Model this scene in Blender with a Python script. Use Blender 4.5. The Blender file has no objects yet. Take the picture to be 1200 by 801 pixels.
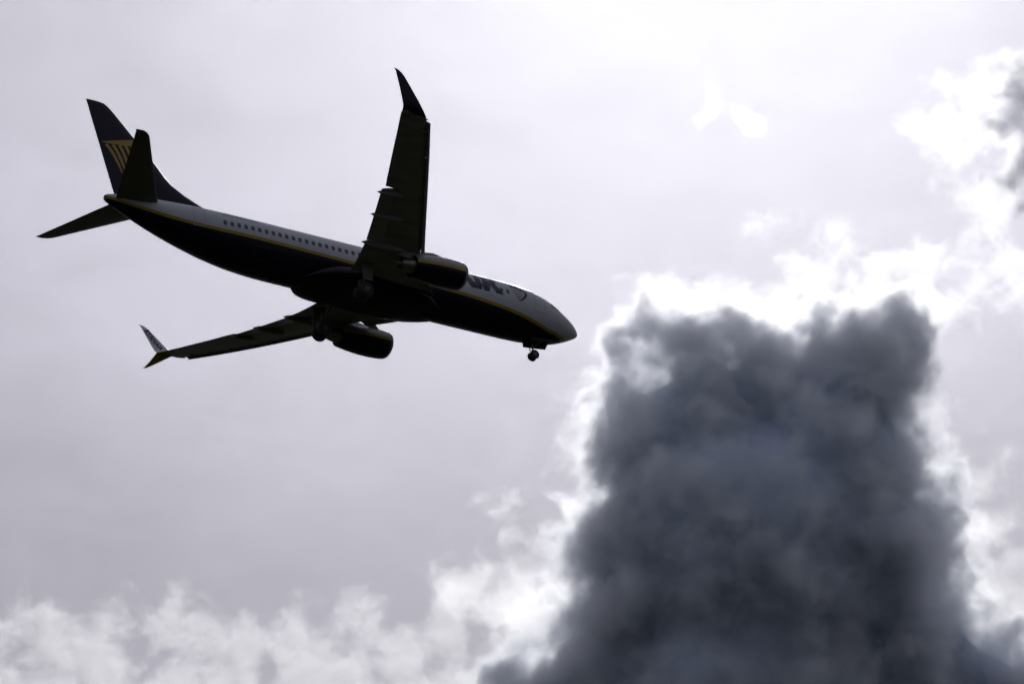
import bpy, bmesh, math, random
from mathutils import Vector, Matrix

random.seed(4)
R = math.radians
scene = bpy.context.scene
col = scene.collection

# ------------------------------------------------------------------ camera
FPX = 5500.0                       # focal length in pixels of a 1200 wide frame
ELEV = R(31.0)
EYE = Vector((0, 0, 1.7))
cam_d = bpy.data.cameras.new('camera')
cam = bpy.data.objects.new('camera', cam_d)
col.objects.link(cam)
cam_d.sensor_width = 36.0
cam_d.lens = 36.0 * FPX / 1200.0
cam_d.clip_start = 1.0
cam_d.clip_end = 60000.0
cam.location = EYE
cam.rotation_euler = (R(90) + ELEV, 0, 0)
scene.camera = cam
RIGHT = Vector((1, 0, 0))
UP = Vector((0, -math.sin(ELEV), math.cos(ELEV)))
FWD = Vector((0, math.cos(ELEV), math.sin(ELEV)))


def direction(u, v):
    return (RIGHT * ((u - 600) / FPX) - UP * ((v - 400.5) / FPX) + FWD).normalized()


# ------------------------------------------------------------------ light
SUN_DIR = direction(840, -280)     # towards the sun, just above the frame
sun_el = math.asin(SUN_DIR.z)
sun_az = math.atan2(SUN_DIR.x, SUN_DIR.y)     # clockwise from +Y
sd = bpy.data.lights.new('sun', 'SUN')
sd.energy = 4.0
sd.angle = R(0.6)
sd.color = (1.0, 0.985, 0.97)
sun = bpy.data.objects.new('sun', sd)
col.objects.link(sun)
sun.rotation_euler = SUN_DIR.to_track_quat('Z', 'Y').to_euler()

world = bpy.data.worlds.new('World')
scene.world = world
world.use_nodes = True
nt = world.node_tree
nt.nodes.clear()


def N(tree, kind, **kw):
    n = tree.nodes.new(kind)
    for k, v in kw.items():
        if k == 'inp':
            for kk, vv in v.items():
                n.inputs[kk].default_value = vv
        else:
            setattr(n, k, v)
    return n


sky = N(nt, 'ShaderNodeTexSky', sky_type='NISHITA', sun_disc=False, sun_elevation=sun_el,
        sun_rotation=sun_az, altitude=50, air_density=1.0, dust_density=1.6, ozone_density=1.0)
# thin high cirrostratus: it greys the blue sky and varies a little from place to place
bw = N(nt, 'ShaderNodeRGBToBW')
veil = N(nt, 'ShaderNodeMix', data_type='RGBA', blend_type='MULTIPLY')
veil.inputs[0].default_value = 1.0
veil.inputs[7].default_value = (0.985, 0.965, 1.14, 1)
mixv = N(nt, 'ShaderNodeMix', data_type='RGBA')
tc = N(nt, 'ShaderNodeTexCoord')
mp = N(nt, 'ShaderNodeMapping')
mp.inputs['Scale'].default_value = (1.0, 1.0, 2.2)
no = N(nt, 'ShaderNodeTexNoise', inp={'Scale': 14.0, 'Detail': 6.0, 'Roughness': 0.6, 'Distortion': 0.5})
mr = N(nt, 'ShaderNodeMapRange', inp={'From Min': 0.3, 'From Max': 0.7, 'To Min': 0.90, 'To Max': 1.0})
gain = N(nt, 'ShaderNodeMapRange', inp={'From Min': 0.3, 'From Max': 0.7, 'To Min': 0.84, 'To Max': 1.16})
vg = N(nt, 'ShaderNodeVectorMath', operation='SCALE')
bg = N(nt, 'ShaderNodeBackground', inp={'Strength': 0.05})
wo = N(nt, 'ShaderNodeOutputWorld')
L = nt.links.new
L(sky.outputs[0], bw.inputs[0])
L(bw.outputs[0], veil.inputs[6])
L(tc.outputs['Generated'], mp.inputs[0])
L(mp.outputs[0], no.inputs['Vector'])
L(no.outputs[0], mr.inputs[0])
L(no.outputs[0], gain.inputs[0])
L(mr.outputs[0], mixv.inputs[0])
L(sky.outputs[0], mixv.inputs[6])
L(veil.outputs[2], vg.inputs[0])
L(gain.outputs[0], vg.inputs['Scale'])
L(vg.outputs[0], mixv.inputs[7])
# light scattered evenly through the veil from the whole sky
even = N(nt, 'ShaderNodeMix', data_type='RGBA', blend_type='ADD')
even.inputs[0].default_value = 1.0
even.inputs[7].default_value = (22.5 * 0.97, 22.5 * 0.965, 22.5 * 1.13, 1)
L(mixv.outputs[2], even.inputs[6])
mottle = N(nt, 'ShaderNodeTexNoise', inp={'Scale': 34.0, 'Detail': 7.0, 'Roughness': 0.62, 'Distortion': 0.8})
mm = N(nt, 'ShaderNodeMapRange', inp={'From Min': 0.3, 'From Max': 0.7, 'To Min': 0.93, 'To Max': 1.05})
ev = N(nt, 'ShaderNodeVectorMath', operation='SCALE')
L(mp.outputs[0], mottle.inputs['Vector'])
L(mottle.outputs[0], mm.inputs[0])
L(even.outputs[2], ev.inputs[0])
# the veil thins out lower down
sep = N(nt, 'ShaderNodeSeparateXYZ')
zr_ = N(nt, 'ShaderNodeMapRange', inp={'From Min': 0.45, 'From Max': 0.60})
thin = N(nt, 'ShaderNodeValToRGB')
thin.color_ramp.interpolation = 'B_SPLINE'
for q, g_ in ((0.0, 0.72), (0.2, 0.78), (0.43, 1.0), (0.8, 1.20), (1.0, 1.24)):
    el = thin.color_ramp.elements[0] if q == 0 else thin.color_ramp.elements[-1] if q == 1 else thin.color_ramp.elements.new(q)
    el.color = (g_, g_, g_, 1)
mg = N(nt, 'ShaderNodeMath', operation='MULTIPLY')
L(tc.outputs['Generated'], sep.inputs[0])
L(sep.outputs[2], zr_.inputs[0])
L(zr_.outputs[0], thin.inputs[0])
L(mm.outputs[0], mg.inputs[0])
L(thin.outputs[0], mg.inputs[1])
L(mg.outputs[0], ev.inputs['Scale'])
L(ev.outputs[0], bg.inputs[0])
L(bg.outputs[0], wo.inputs[0])

vs = scene.view_settings
vs.view_transform = 'Standard'
vs.look = 'None'
vs.gamma = 1.0
vs.use_curve_mapping = False
vs.exposure = -2.0

scene.render.engine = 'CYCLES'
cy = scene.cycles
cy.use_denoising = True
cy.use_adaptive_sampling = True
cy.adaptive_threshold = 0.02
cy.max_bounces = 10
cy.diffuse_bounces = 2
cy.glossy_bounces = 2
cy.volume_bounces = 8
cy.transparent_max_bounces = 96
cy.volume_step_rate = 3.0
cy.volume_max_steps = 512

# ------------------------------------------------------------------ helpers


def tag(o, label=None, cat=None, group=None, kind=None):
    if label: o['label'] = label
    if cat: o['category'] = cat
    if group: o['group'] = group
    if kind: o['kind'] = kind
    return o


def empty(name, parent=None):
    o = bpy.data.objects.new(name, None)
    col.objects.link(o)
    o.parent = parent
    return o


def link_mesh(name, verts, faces, m, parent=None, sharp=38, attr=None, recalc=True):
    me = bpy.data.meshes.new(name)
    me.from_pydata([tuple(v) for v in verts], [], faces)
    bm = bmesh.new()
    bm.from_mesh(me)
    if recalc:
        bmesh.ops.recalc_face_normals(bm, faces=bm.faces)
    for f in bm.faces:
        f.smooth = True
    for e in bm.edges:
        if len(e.link_faces) == 2:
            e.smooth = e.calc_face_angle(0) < R(sharp)
    bm.to_mesh(me)
    bm.free()
    if attr:
        a = me.attributes.new('band', 'FLOAT', 'POINT')
        for i, v in enumerate(me.vertices):
            a.data[i].value = attr(v.co, v.normal)
    for x in (m if isinstance(m, (list, tuple)) else [m]):
        me.materials.append(x)
    o = bpy.data.objects.new(name, me)
    col.objects.link(o)
    o.parent = parent
    return o


class MB:
    """collects vertices and faces of one part"""
    def __init__(s):
        s.v, s.f = [], []

    def add(s, v, f):
        k = len(s.v)
        s.v += [Vector(p) for p in v]
        s.f += [tuple(i + k for i in q) for q in f]

    def loft(s, rings, closed=True, cap=True):
        n = len(rings[0])
        v = [p for r in rings for p in r]
        f = []
        for i in range(len(rings) - 1):
            for j in range(n if closed else n - 1):
                a, b = i * n + j, i * n + (j + 1) % n
                f.append((a, b, b + n, a + n))
        if cap and closed:
            f.append(tuple(range(n - 1, -1, -1)))
            f.append(tuple((len(rings) - 1) * n + j for j in range(n)))
        s.add(v, f)

    def tube(s, pts, rad, n=12):
        pts = [Vector(p) for p in pts]
        if not isinstance(rad, (list, tuple)):
            rad = [rad] * len(pts)
        rings = []
        for i, p in enumerate(pts):
            t = (pts[min(i + 1, len(pts) - 1)] - pts[max(i - 1, 0)]).normalized()
            a = t.orthogonal().normalized() if i == 0 else (a - t * a.dot(t)).normalized()
            b = t.cross(a)
            rings.append([p + (a * math.cos(2 * math.pi * k / n) + b * math.sin(2 * math.pi * k / n)) * rad[i]
                          for k in range(n)])
        s.loft(rings)

    def box(s, c, sx, sy, sz, M=None):
        c = Vector(c)
        v = [Vector((x * sx / 2, y * sy / 2, z * sz / 2)) for x in (-1, 1) for y in (-1, 1) for z in (-1, 1)]
        if M: v = [M @ p for p in v]
        s.add([c + p for p in v], [(0, 1, 3, 2), (4, 6, 7, 5), (0, 4, 5, 1), (2, 3, 7, 6), (0, 2, 6, 4), (1, 5, 7, 3)])

    def lathe_y(s, c, prof, n=28):
        """prof: list of (y offset, radius) turned about the Y axis through c"""
        c = Vector(c)
        s.loft([[c + Vector((r * math.cos(2 * math.pi * k / n), y, r * math.sin(2 * math.pi * k / n)))
                 for k in range(n)] for y, r in prof])

    def build(s, name, m, parent=None, **kw):
        return link_mesh(name, s.v, s.f, m, parent, **kw)


def interp(tab, x):
    """smooth (monotone cubic) interpolation of rows (x, a, b, ...)"""
    if x <= tab[0][0]: return list(tab[0][1:])
    if x >= tab[-1][0]: return list(tab[-1][1:])
    for i in range(len(tab) - 1):
        if tab[i][0] <= x <= tab[i + 1][0]:
            break
    out = []
    x0, x1 = tab[i][0], tab[i + 1][0]
    h = x1 - x0
    t = (x - x0) / h

    def slope(j, k):
        if j <= 0 or j >= len(tab) - 1:
            j0, j1 = (0, 1) if j <= 0 else (len(tab) - 2, len(tab) - 1)
            return (tab[j1][k] - tab[j0][k]) / (tab[j1][0] - tab[j0][0])
        a = (tab[j][k] - tab[j - 1][k]) / (tab[j][0] - tab[j - 1][0])
        b = (tab[j + 1][k] - tab[j][k]) / (tab[j + 1][0] - tab[j][0])
        if a * b <= 0: return 0.0
        return 2 * a * b / (a + b)
    for k in range(1, len(tab[0])):
        p0, p1 = tab[i][k], tab[i + 1][k]
        m0, m1 = slope(i, k), slope(i + 1, k)
        out.append((2*t**3 - 3*t**2 + 1) * p0 + (t**3 - 2*t**2 + t) * h * m0 + (-2*t**3 + 3*t**2) * p1 + (t**3 - t**2) * h * m1)
    return out


# ------------------------------------------------------------------ materials


def paint(name, base, rough=0.35, spec=0.5, coat=0.0, var=0.10, scale=1.3, metal=0.0):
    """painted or metal skin with faint streaks of dirt"""
    m = bpy.data.materials.new(name)
    m.use_nodes = True
    t = m.node_tree
    p = t.nodes['Principled BSDF']
    tcn = N(t, 'ShaderNodeTexCoord')
    mpn = N(t, 'ShaderNodeMapping')
    mpn.inputs['Scale'].default_value = (0.35, 1.0, 1.0)
    n = N(t, 'ShaderNodeTexNoise', inp={'Scale': scale, 'Detail': 7.0, 'Roughness': 0.65})
    r = N(t, 'ShaderNodeMapRange', inp={'From Min': 0.3, 'From Max': 0.7, 'To Min': 1 - var, 'To Max': 1 + var})
    s = N(t, 'ShaderNodeVectorMath', operation='SCALE')
    s.inputs[0].default_value = base[:3]
    t.links.new(tcn.outputs['Object'], mpn.inputs[0])
    t.links.new(mpn.outputs[0], n.inputs['Vector'])
    t.links.new(n.outputs[0], r.inputs[0])
    t.links.new(r.outputs[0], s.inputs['Scale'])
    t.links.new(s.outputs[0], p.inputs['Base Color'])
    r2 = N(t, 'ShaderNodeMapRange', inp={'From Min': 0.3, 'From Max': 0.7, 'To Min': rough * 0.8, 'To Max': rough * 1.25})
    t.links.new(n.outputs[0], r2.inputs[0])
    t.links.new(r2.outputs[0], p.inputs['Roughness'])
    p.inputs['Specular IOR Level'].default_value = spec
    p.inputs['Metallic'].default_value = metal
    p.inputs['Coat Weight'].default_value = coat
    return m


def livery(name, base=(0.37, 0.405, 0.45)):
    """white over navy with a yellow line between, after the 'band' height stored in the mesh"""
    m = paint(name, base, rough=0.4, spec=0.35, var=0.08)
    t = m.node_tree
    p = t.nodes['Principled BSDF']
    src = p.inputs['Base Color'].links[0].from_socket
    at = N(t, 'ShaderNodeAttribute', attribute_name='band')
    a = N(t, 'ShaderNodeMapRange', inp={'From Min': 0.105, 'From Max': 0.125})
    b = N(t, 'ShaderNodeMapRange', inp={'From Min': -0.125, 'From Max': -0.105})
    m1 = N(t, 'ShaderNodeMix', data_type='RGBA')
    m1.inputs[6].default_value = (0.004, 0.005, 0.016, 1)
    sp = N(t, 'ShaderNodeMapRange', inp={'From Min': -0.125, 'From Max': -0.105, 'To Min': 0.16, 'To Max': 0.35})
    t.links.new(at.outputs['Fac'], sp.inputs[0])
    t.links.new(sp.outputs[0], p.inputs['Specular IOR Level'])
    m1.inputs[7].default_value = (0.26, 0.175, 0.004, 1)
    m2 = N(t, 'ShaderNodeMix', data_type='RGBA')
    t.links.new(at.outputs['Fac'], a.inputs[0])
    t.links.new(at.outputs['Fac'], b.inputs[0])
    t.links.new(b.outputs[0], m1.inputs[0])
    t.links.new(m1.outputs[2], m2.inputs[6])
    t.links.new(src, m2.inputs[7])
    t.links.new(a.outputs[0], m2.inputs[0])
    t.links.new(m2.outputs[2], p.inputs['Base Color'])
    return m


M = {
    'livery': livery('white_yellow_navy_paint'),
    'nacelle': livery('shaded_nacelle_paint', (0.22, 0.235, 0.245)),  # darker livery copy: shade on the nacelles is put into its colour
    'white': paint('white_paint', (0.42, 0.44, 0.48), var=0.06),
    'navy': paint('navy_paint', (0.004, 0.005, 0.017), spec=0.18),
    'letter': paint('navy_letter', (0.008, 0.010, 0.045), spec=0.3),
    'yellow': paint('yellow_paint', (0.26, 0.175, 0.004)),
    'grey': paint('grey_wing_paint', (0.20, 0.21, 0.20), rough=0.5, spec=0.3, var=0.2),
    'dark_grey': paint('dark_grey_paint', (0.10, 0.10, 0.10), rough=0.5, var=0.15),
    'fairing': paint('fairing_paint', (0.13, 0.14, 0.13), rough=0.5, spec=0.3, var=0.2),
    'gear': paint('gear_steel', (0.08, 0.08, 0.085), rough=0.5, spec=0.3),
    'line': paint('panel_line', (0.30, 0.31, 0.33), rough=0.6),
    'metal': paint('bare_metal', (0.55, 0.55, 0.56), rough=0.3, metal=1.0, scale=4),
    'hot': paint('exhaust_metal', (0.20, 0.18, 0.16), rough=0.45, metal=1.0, scale=4),
    'rubber': paint('tyre_rubber', (0.02, 0.02, 0.02), rough=0.8, scale=6),
    'glass': paint('window_glass', (0.012, 0.014, 0.02), rough=0.12, spec=0.5),
}

# ------------------------------------------------------------------ ground


def ground():
    verts, faces = [], []
    radii = [0, 60, 200, 600, 2000, 6000, 20000, 40000]
    n = 64
    verts.append((0, 0, 0))
    for r in radii[1:]:
        for k in range(n):
            a = 2 * math.pi * k / n
            verts.append((r * math.cos(a), r * math.sin(a), 0))
    for k in range(n):
        faces.append((0, 1 + k, 1 + (k + 1) % n))
    for i in range(len(radii) - 2):
        for k in range(n):
            a, b = 1 + i * n + k, 1 + i * n + (k + 1) % n
            faces.append((a, a + n, b + n, b))
    m = bpy.data.materials.new('dark_field')
    m.use_nodes = True
    t = m.node_tree
    p = t.nodes['Principled BSDF']
    tcn = N(t, 'ShaderNodeTexCoord')
    n1 = N(t, 'ShaderNodeTexNoise', inp={'Scale': 0.004, 'Detail': 8.0})
    r = N(t, 'ShaderNodeValToRGB')
    r.color_ramp.elements[0].position = 0.35
    r.color_ramp.elements[0].color = (0.020, 0.026, 0.012, 1)
    r.color_ramp.elements[1].position = 0.65
    r.color_ramp.elements[1].color = (0.045, 0.045, 0.022, 1)
    t.links.new(tcn.outputs['Object'], n1.inputs['Vector'])
    t.links.new(n1.outputs[0], r.inputs[0])
    t.links.new(r.outputs[0], p.inputs['Base Color'])
    p.inputs['Roughness'].default_value = 0.95
    p.inputs['Specular IOR Level'].default_value = 0.1
    o = link_mesh('ground', verts, faces, m, recalc=False)
    o['kind'] = 'structure'


ground()

# ------------------------------------------------------------------ high veil
# a thin level sheet of ice cloud far above the cumulus; it glows towards the sun
mb = MB()
mb.box((0, 7000, 7350), 60000, 50000, 300)
m = bpy.data.materials.new('ice_cloud')
m.use_nodes = True
m.node_tree.nodes.clear()
vo = N(m.node_tree, 'ShaderNodeVolumeScatter', inp={'Color': (0.98, 0.985, 1, 1), 'Density': 0.032 / 300, 'Anisotropy': 0.885})
ou = N(m.node_tree, 'ShaderNodeOutputMaterial')
m.node_tree.links.new(vo.outputs[0], ou.inputs['Volume'])
tag(mb.build('cirrostratus', m), kind='stuff')

# ------------------------------------------------------------------ airliner
# body frame: x aft of the nose, y to starboard, z up (metres)
BODY = ((-0.8412332820490319, 0.5320885554764935, -0.09596006619397585),
        (-0.20264091080182678, -0.4748296468110011, -0.8564306555575565),
        (-0.5012616347202523, -0.7010125360079366, 0.507265411709986))
OFFS = Vector((-11.42413606672366, -5.044813079501224, 326.1160016450422))


def to_world(q):
    return RIGHT * q[0] - UP * q[1] + FWD * q[2]


def body_matrix():
    rows = [Vector(r) for r in BODY]
    cols = [to_world(Vector((rows[0][i], rows[1][i], rows[2][i]))) for i in range(3)]
    org = Vector((-19.0 * rows[0][0], -19.0 * rows[1][0], -19.0 * rows[2][0])) + OFFS
    m = Matrix((cols[0], cols[1], cols[2])).transposed().to_4x4()
    m.translation = EYE + to_world(org)
    return m


plane = empty('airliner')
plane.matrix_world = body_matrix()
tag(plane, 'white and navy twin-engine airliner with yellow line, wheels down, flying under a pale sky', 'airliner')

# -- fuselage: x, top, bottom, half width, height of the widest line
FUS = [
    (0.00, -0.87, -0.93, 0.03, -0.90), (0.12, -0.70, -1.07, 0.21, -0.90), (0.35, -0.50, -1.22, 0.44, -0.88),
    (0.8, -0.23, -1.45, 0.79, -0.82), (1.4, 0.06, -1.71, 1.11, -0.72), (2.0, 0.38, -1.91, 1.35, -0.61),
    (2.6, 0.80, -2.07, 1.53, -0.51), (3.2, 1.09, -2.16, 1.65, -0.42), (4.0, 1.35, -2.24, 1.76, -0.33),
    (5.0, 1.56, -2.31, 1.84, -0.25), (6.2, 1.67, -2.34, 1.88, -0.2), (7.5, 1.70, -2.34, 1.88, -0.2),
    (24.5, 1.71, -2.34, 1.88, -0.2), (26.0, 1.71, -2.32, 1.88, -0.18), (28.0, 1.71, -2.18, 1.84, -0.1),
    (30.0, 1.71, -1.86, 1.72, 0.02), (32.0, 1.70, -1.40, 1.48, 0.24), (34.0, 1.66, -0.82, 1.15, 0.46),
    (36.0, 1.56, -0.10, 0.75, 0.74), (37.2, 1.42, 0.42, 0.48, 0.92), (37.9, 1.26, 0.72, 0.27, 1.0),
]
LINE = [(0.7, -1.85), (1.1, -1.70), (1.6, -1.74), (2.2, -1.80), (3.0, -1.80), (4.0, -1.68), (5.2, -1.48), (7.4, -1.18), (11.0, -0.94),
        (20.0, -0.70), (27.0, -0.58), (30.0, -0.50), (33.0, -0.18), (36.0, 0.44), (38.0, 0.95)]


def zline(x): return interp(LINE, x)[0]


def section(x):
    return interp(FUS, x)


def side_y(x, z):
    t, b, w, c = section(x)
    q = (z - c) / (t - c) if z > c else (c - z) / (c - b)
    q = max(-1, min(1, q))
    return w * math.sqrt(max(0, 1 - q * q))


def side_pt(x, z, off=0.0, s=1):
    y = side_y(x, z)
    e = 0.02
    dzy = (side_y(x, z + e) - side_y(x, z - e)) / (2 * e)
    dxy = (side_y(x + e, z) - side_y(x - e, z)) / (2 * e)
    n = Vector((-dxy, 1, -dzy)).normalized()
    p = Vector((x, y, z)) + n * off
    p.y *= s
    return p


def patch(mb, poly_rows, off, s=1):
    """rows of (x, z) mapped onto the hull as a thin plate lifted by off"""
    top = [[side_pt(x, z, off, s) for x, z in r] for r in poly_rows]
    n = len(top[0])
    v = [p for r in top for p in r]
    f = [(i * n + j, i * n + j + 1, (i + 1) * n + j + 1, (i + 1) * n + j) for i in range(len(top) - 1) for j in range(n - 1)]
    mb.add(v, f)


def make_fuselage():
    xs = [0, 0.04, 0.12, 0.22, 0.35, 0.55]
    x = 0.8
    while x < 8: xs.append(x); x += 0.2
    while x < 24: xs.append(x); x += 0.6
    while x < 37.8: xs.append(x); x += 0.3
    xs.append(37.9)
    rings = []
    n = 112
    for x in xs:
        t, b, w, c = section(x)
        r = []
        for k in range(n):
            a = 2 * math.pi * k / n
            cz, sy = math.cos(a), math.sin(a)
            r.append(Vector((x, w * sy, c + cz * ((t - c) if cz > 0 else (c - b)))))
        rings.append(r)
    mb = MB()
    mb.loft(rings)
    return mb.build('fuselage', M['livery'], plane, attr=lambda p, n: (p.z - zline(p.x)) / max(0.3, math.sqrt(max(0, 1 - n.z * n.z))), sharp=60)


fus = make_fuselage()

# exhaust of the auxiliary power unit
mb = MB()
mb.loft([[Vector((x, r * math.sin(2 * math.pi * k / 20), 1.0 + r * math.cos(2 * math.pi * k / 20))) for k in range(20)]
         for x, r in ((37.85, 0.24), (38.02, 0.19), (38.0, 0.16), (37.88, 0.15))])
mb.build('tail_exhaust', M['hot'], plane)

# -- wing to body fairing
FAIR = [(12.2, 0.9, -1.95, -2.26), (13.0, 1.45, -1.55, -2.31), (14.0, 1.90, -1.10, -2.36), (15.4, 2.04, -0.85, -2.40),
        (17.0, 2.08, -0.75, -2.42), (19.0, 2.10, -0.75, -2.42), (20.5, 2.06, -0.9, -2.41), (21.4, 1.95, -1.15, -2.40),
        (22.2, 1.70, -1.5, -2.37), (22.9, 1.25, -1.85, -2.33), (23.5, 0.6, -1.98, -2.28)]
mb = MB()
rings = []
for i in range(40):
    x = 12.2 + 11.3 * i / 39
    w, t, b = interp(FAIR, x)
    r = []
    for k in range(48):
        a = 2 * math.pi * k / 48
        ca, sa = math.cos(a), math.sin(a)
        r.append(Vector((x, w * math.copysign(abs(sa) ** 0.75, sa), (t + b) / 2 + (t - b) / 2 * math.copysign(abs(ca) ** 0.75, ca))))
    rings.append(r)
mb.loft(rings)
mb.build('belly_fairing', M['navy'], plane)


# -- aerofoils
def foil(t, n=14, x0=0.0, x1=1.0):
    """closed loop of (x, z) for a unit chord cut from x0 to x1: upper side aft to front, lower side front to aft"""
    def th(x): return 5 * t * (0.2969 * math.sqrt(max(x, 0)) - 0.126 * x - 0.3516 * x**2 + 0.2843 * x**3 - 0.1036 * x**4)
    def cam_(x): return 0.06 * x * (1 - x) * (1 - 0.3 * x)
    xs = [x0 + (x1 - x0) * (1 - math.cos(math.pi * i / n)) / 2 for i in range(n + 1)]
    up = [(x, cam_(x) + th(x)) for x in reversed(xs)]
    lo = [(x, cam_(x) - th(x)) for x in xs]
    return up + lo[1:] if x0 <= 0 else up + lo


def wing_part(secs, x0=0.0, x1=1.0, s=1, n=14, cap=True, mb=None, axis=None):
    """secs: (LE point, TE point, thickness ratio, normal)"""
    rings = []
    for le, te, t, nm in secs:
        le, te, nm = Vector(le), Vector(te), Vector(nm)
        c = te - le
        nn = nm.normalized()
        r = []
        for x, z in foil(t, n, x0, x1):
            p = le + c * x + nn * (z * c.length)
            p.y *= s
            r.append(p)
        rings.append(r)
    mb = mb or MB()
    mb.loft(rings, cap=cap)
    return mb


def wz(y):
    a = max(0.0, abs(y) - 1.9)
    return -1.35 + a * 0.105 + 1.1 * (a / 15.2) ** 2


LE = [(0.0, 12.6), (1.9, 13.7), (3.2, 14.95), (4.8, 16.05), (6.0, 16.75), (10.0, 18.95), (14.0, 21.12), (16.7, 22.62)]
FTE = [(0.0, 20.3), (1.9, 20.3), (3.0, 20.42), (4.2, 20.62), (5.6, 20.95), (10.45, 22.52)]     # trailing edge of the flaps
ATE = [(10.45, 22.22), (10.75, 22.33), (16.7, 24.65)]                                          # aileron, outer wing


def xle(y): return interp(LE, y)[0]


def lin(tab, x):
    for (a, b), (c, d) in zip(tab, tab[1:]):
        if x <= c: return b + (d - b) * (x - a) / (c - a)
    return tab[-1][1]


def t_c(y): return 0.135 - 0.035 * y / 16.7


def wing_sec(y, xte, dz=0.0):
    z = wz(y)
    return ((xle(y), y, z), (xte, y, z - 0.06 + dz), t_c(y), (0, 0, 1))


def full_te(y):
    """where the aerofoil would end with flaps up"""
    return lin([(0, 20.1), (5.6, 20.55), (10.45, 22.2), (16.7, 24.65)], y)


def make_wing(s):
    # main box: the aerofoil is cut at the flap cove inboard, whole outboard of the flaps
    mb = MB()
    ys = [1.0, 1.9, 2.6, 3.2, 4.0, 4.8, 5.6, 6.4, 8.0, 9.2, 10.48]
    secs = []
    for y in ys:
        z = wz(y)
        te = full_te(y)
        secs.append(((xle(y), y, z), (te, y, z - 0.06), t_c(y), (0, 0, 1)))
    wing_part(secs, 0.0, 0.80, s, mb=mb)
    secs = []
    for y in (10.484, 10.75, 12, 13.5, 15, 16.2, 16.7):
        secs.append(wing_sec(y, lin(ATE, y)))
    wing_part(secs, 0.0, 1.0, s, mb=mb)
    w = mb.build('wing', M['grey'], plane)

    # flaps, slightly lowered
    for y0, y1, ch0, ch1 in ((2.35, 5.55, 1.75, 1.45), (5.62, 10.44, 1.45, 1.05)):
        secs = []
        for i in range(6):
            y = y0 + (y1 - y0) * i / 5
            ch = ch0 + (ch1 - ch0) * i / 5
            te = lin(FTE, y)
            z = wz(y) - 0.12
            secs.append(((te - ch, y, z), (te, y, z - ch * 0.20), 0.13, (0.2, 0, 1)))
        wing_part(secs, 0, 1, s).build('flap', M['grey'], w)

    # aileron: a thin plate proud of the outer trailing edge
    secs = []
    for y in (10.9, 12.5, 14.6):
        te = lin(ATE, y)
        z = wz(y)
        ch = (te - xle(y)) * 0.25
        secs.append(((te - ch, y, z - 0.055), (te + 0.02, y, z - 0.062), 0.085, (0, 0, 1)))
    wing_part(secs, 0, 1, s).build('aileron', M['grey'], w)

    # leading edge slats, drooped forward leaving a narrow slot of light
    for y0, y1 in ((5.45, 8.35), (8.38, 11.0), (11.03, 13.7), (13.73, 16.62)):
        rings = []
        for i in range(5):
            y = y0 + (y1 - y0) * i / 4
            c = full_te(y) - xle(y)
            x0 = xle(y)
            z0 = wz(y)
            k = 0.17 * c * (0.75 + 0.02 * y)
            d = 0.30
            # crescent: outer skin then hollow back
            outer = [(0.92, 0.30), (0.55, 0.26), (0.2, 0.14), (0.0, -0.02), (-0.02, -0.12), (0.08, -0.24), (0.30, -0.32), (0.52, -0.34)]
            inner = [(0.46, -0.27), (0.30, -0.2), (0.22, -0.05), (0.30, 0.08), (0.55, 0.18)]
            r = []
            for px, pz in outer + inner:
                p = Vector((x0 - d + px * k, y, z0 - 0.09 + pz * k * 0.8))
                p.y *= s
                r.append(p)
            rings.append(r)
        mb = MB()
        mb.loft(rings)
        # slat tracks
        for q in (0.25, 0.75):
            y = y0 + (y1 - y0) * q
            mb.box((xle(y) + 0.1, y * s, wz(y) - 0.12), 0.7, 0.09, 0.1)
        mb.build('slat', M['grey'], w)

    # inboard krueger flap
    mb = MB()
    secs = []
    for y in (1.7, 2.6, 3.3, 4.0):
        secs.append(((xle(y) - 0.35, y, wz(y) - 0.42), (xle(y) + 0.12, y, wz(y) - 0.10), 0.12, (-0.6, 0, 1)))
    wing_part(secs, 0, 1, s, mb=mb)
    mb.build('krueger_flap', M['grey'], w)

    # flap track fairings
    for y, x0, x1, r0 in ((3.35 if False else 5.35, 17.6, 21.20, 0.27), (8.1, 19.4, 22.05, 0.23), (10.2, 20.6, 22.75, 0.19)):
        prof = [(0, 0.02), (0.08, 0.45), (0.25, 0.85), (0.45, 1.0), (0.7, 0.85), (0.88, 0.5), (1.0, 0.06)]
        rings = []
        for i in range(15):
            q = i / 14
            f = interp(prof, q)[0]
            x = x0 + (x1 - x0) * q
            zc = wz(y) - 0.28 - 0.28 * max(0, q - 0.4)
            rings.append([Vector((x, s * (y + 0.65 * r0 * f * math.sin(a)), zc + r0 * 1.35 * f * math.cos(a)))
                          for a in [2 * math.pi * k / 14 for k in range(14)]])
        mb = MB()
        mb.loft(rings)
        mb.build('flap_fairing', M['fairing'], w)

    # upper winglet, blended out of the tip
    path = [  # LE x, TE x, y, z, thickness
        (22.62, 24.65, 16.70, wz(16.7), 0.10), (22.80, 24.68, 16.95, wz(16.7) + 0.05, 0.10),
        (23.02, 24.72, 17.15, wz(16.7) + 0.17, 0.09), (23.25, 24.77, 17.29, wz(16.7) + 0.38, 0.085),
        (23.60, 24.92, 17.42, wz(16.7) + 0.85, 0.08), (24.20, 25.15, 17.60, wz(16.7) + 1.60, 0.08),
        (24.72, 25.36, 17.75, wz(16.7) + 2.25, 0.08), (24.98, 25.45, 17.81, wz(16.7) + 2.50, 0.08),
        (25.28, 25.55, 17.85, wz(16.7) + 2.64, 0.08), (25.55, 25.62, 17.87, wz(16.7) + 2.70, 0.08)]
    secs = []
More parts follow.
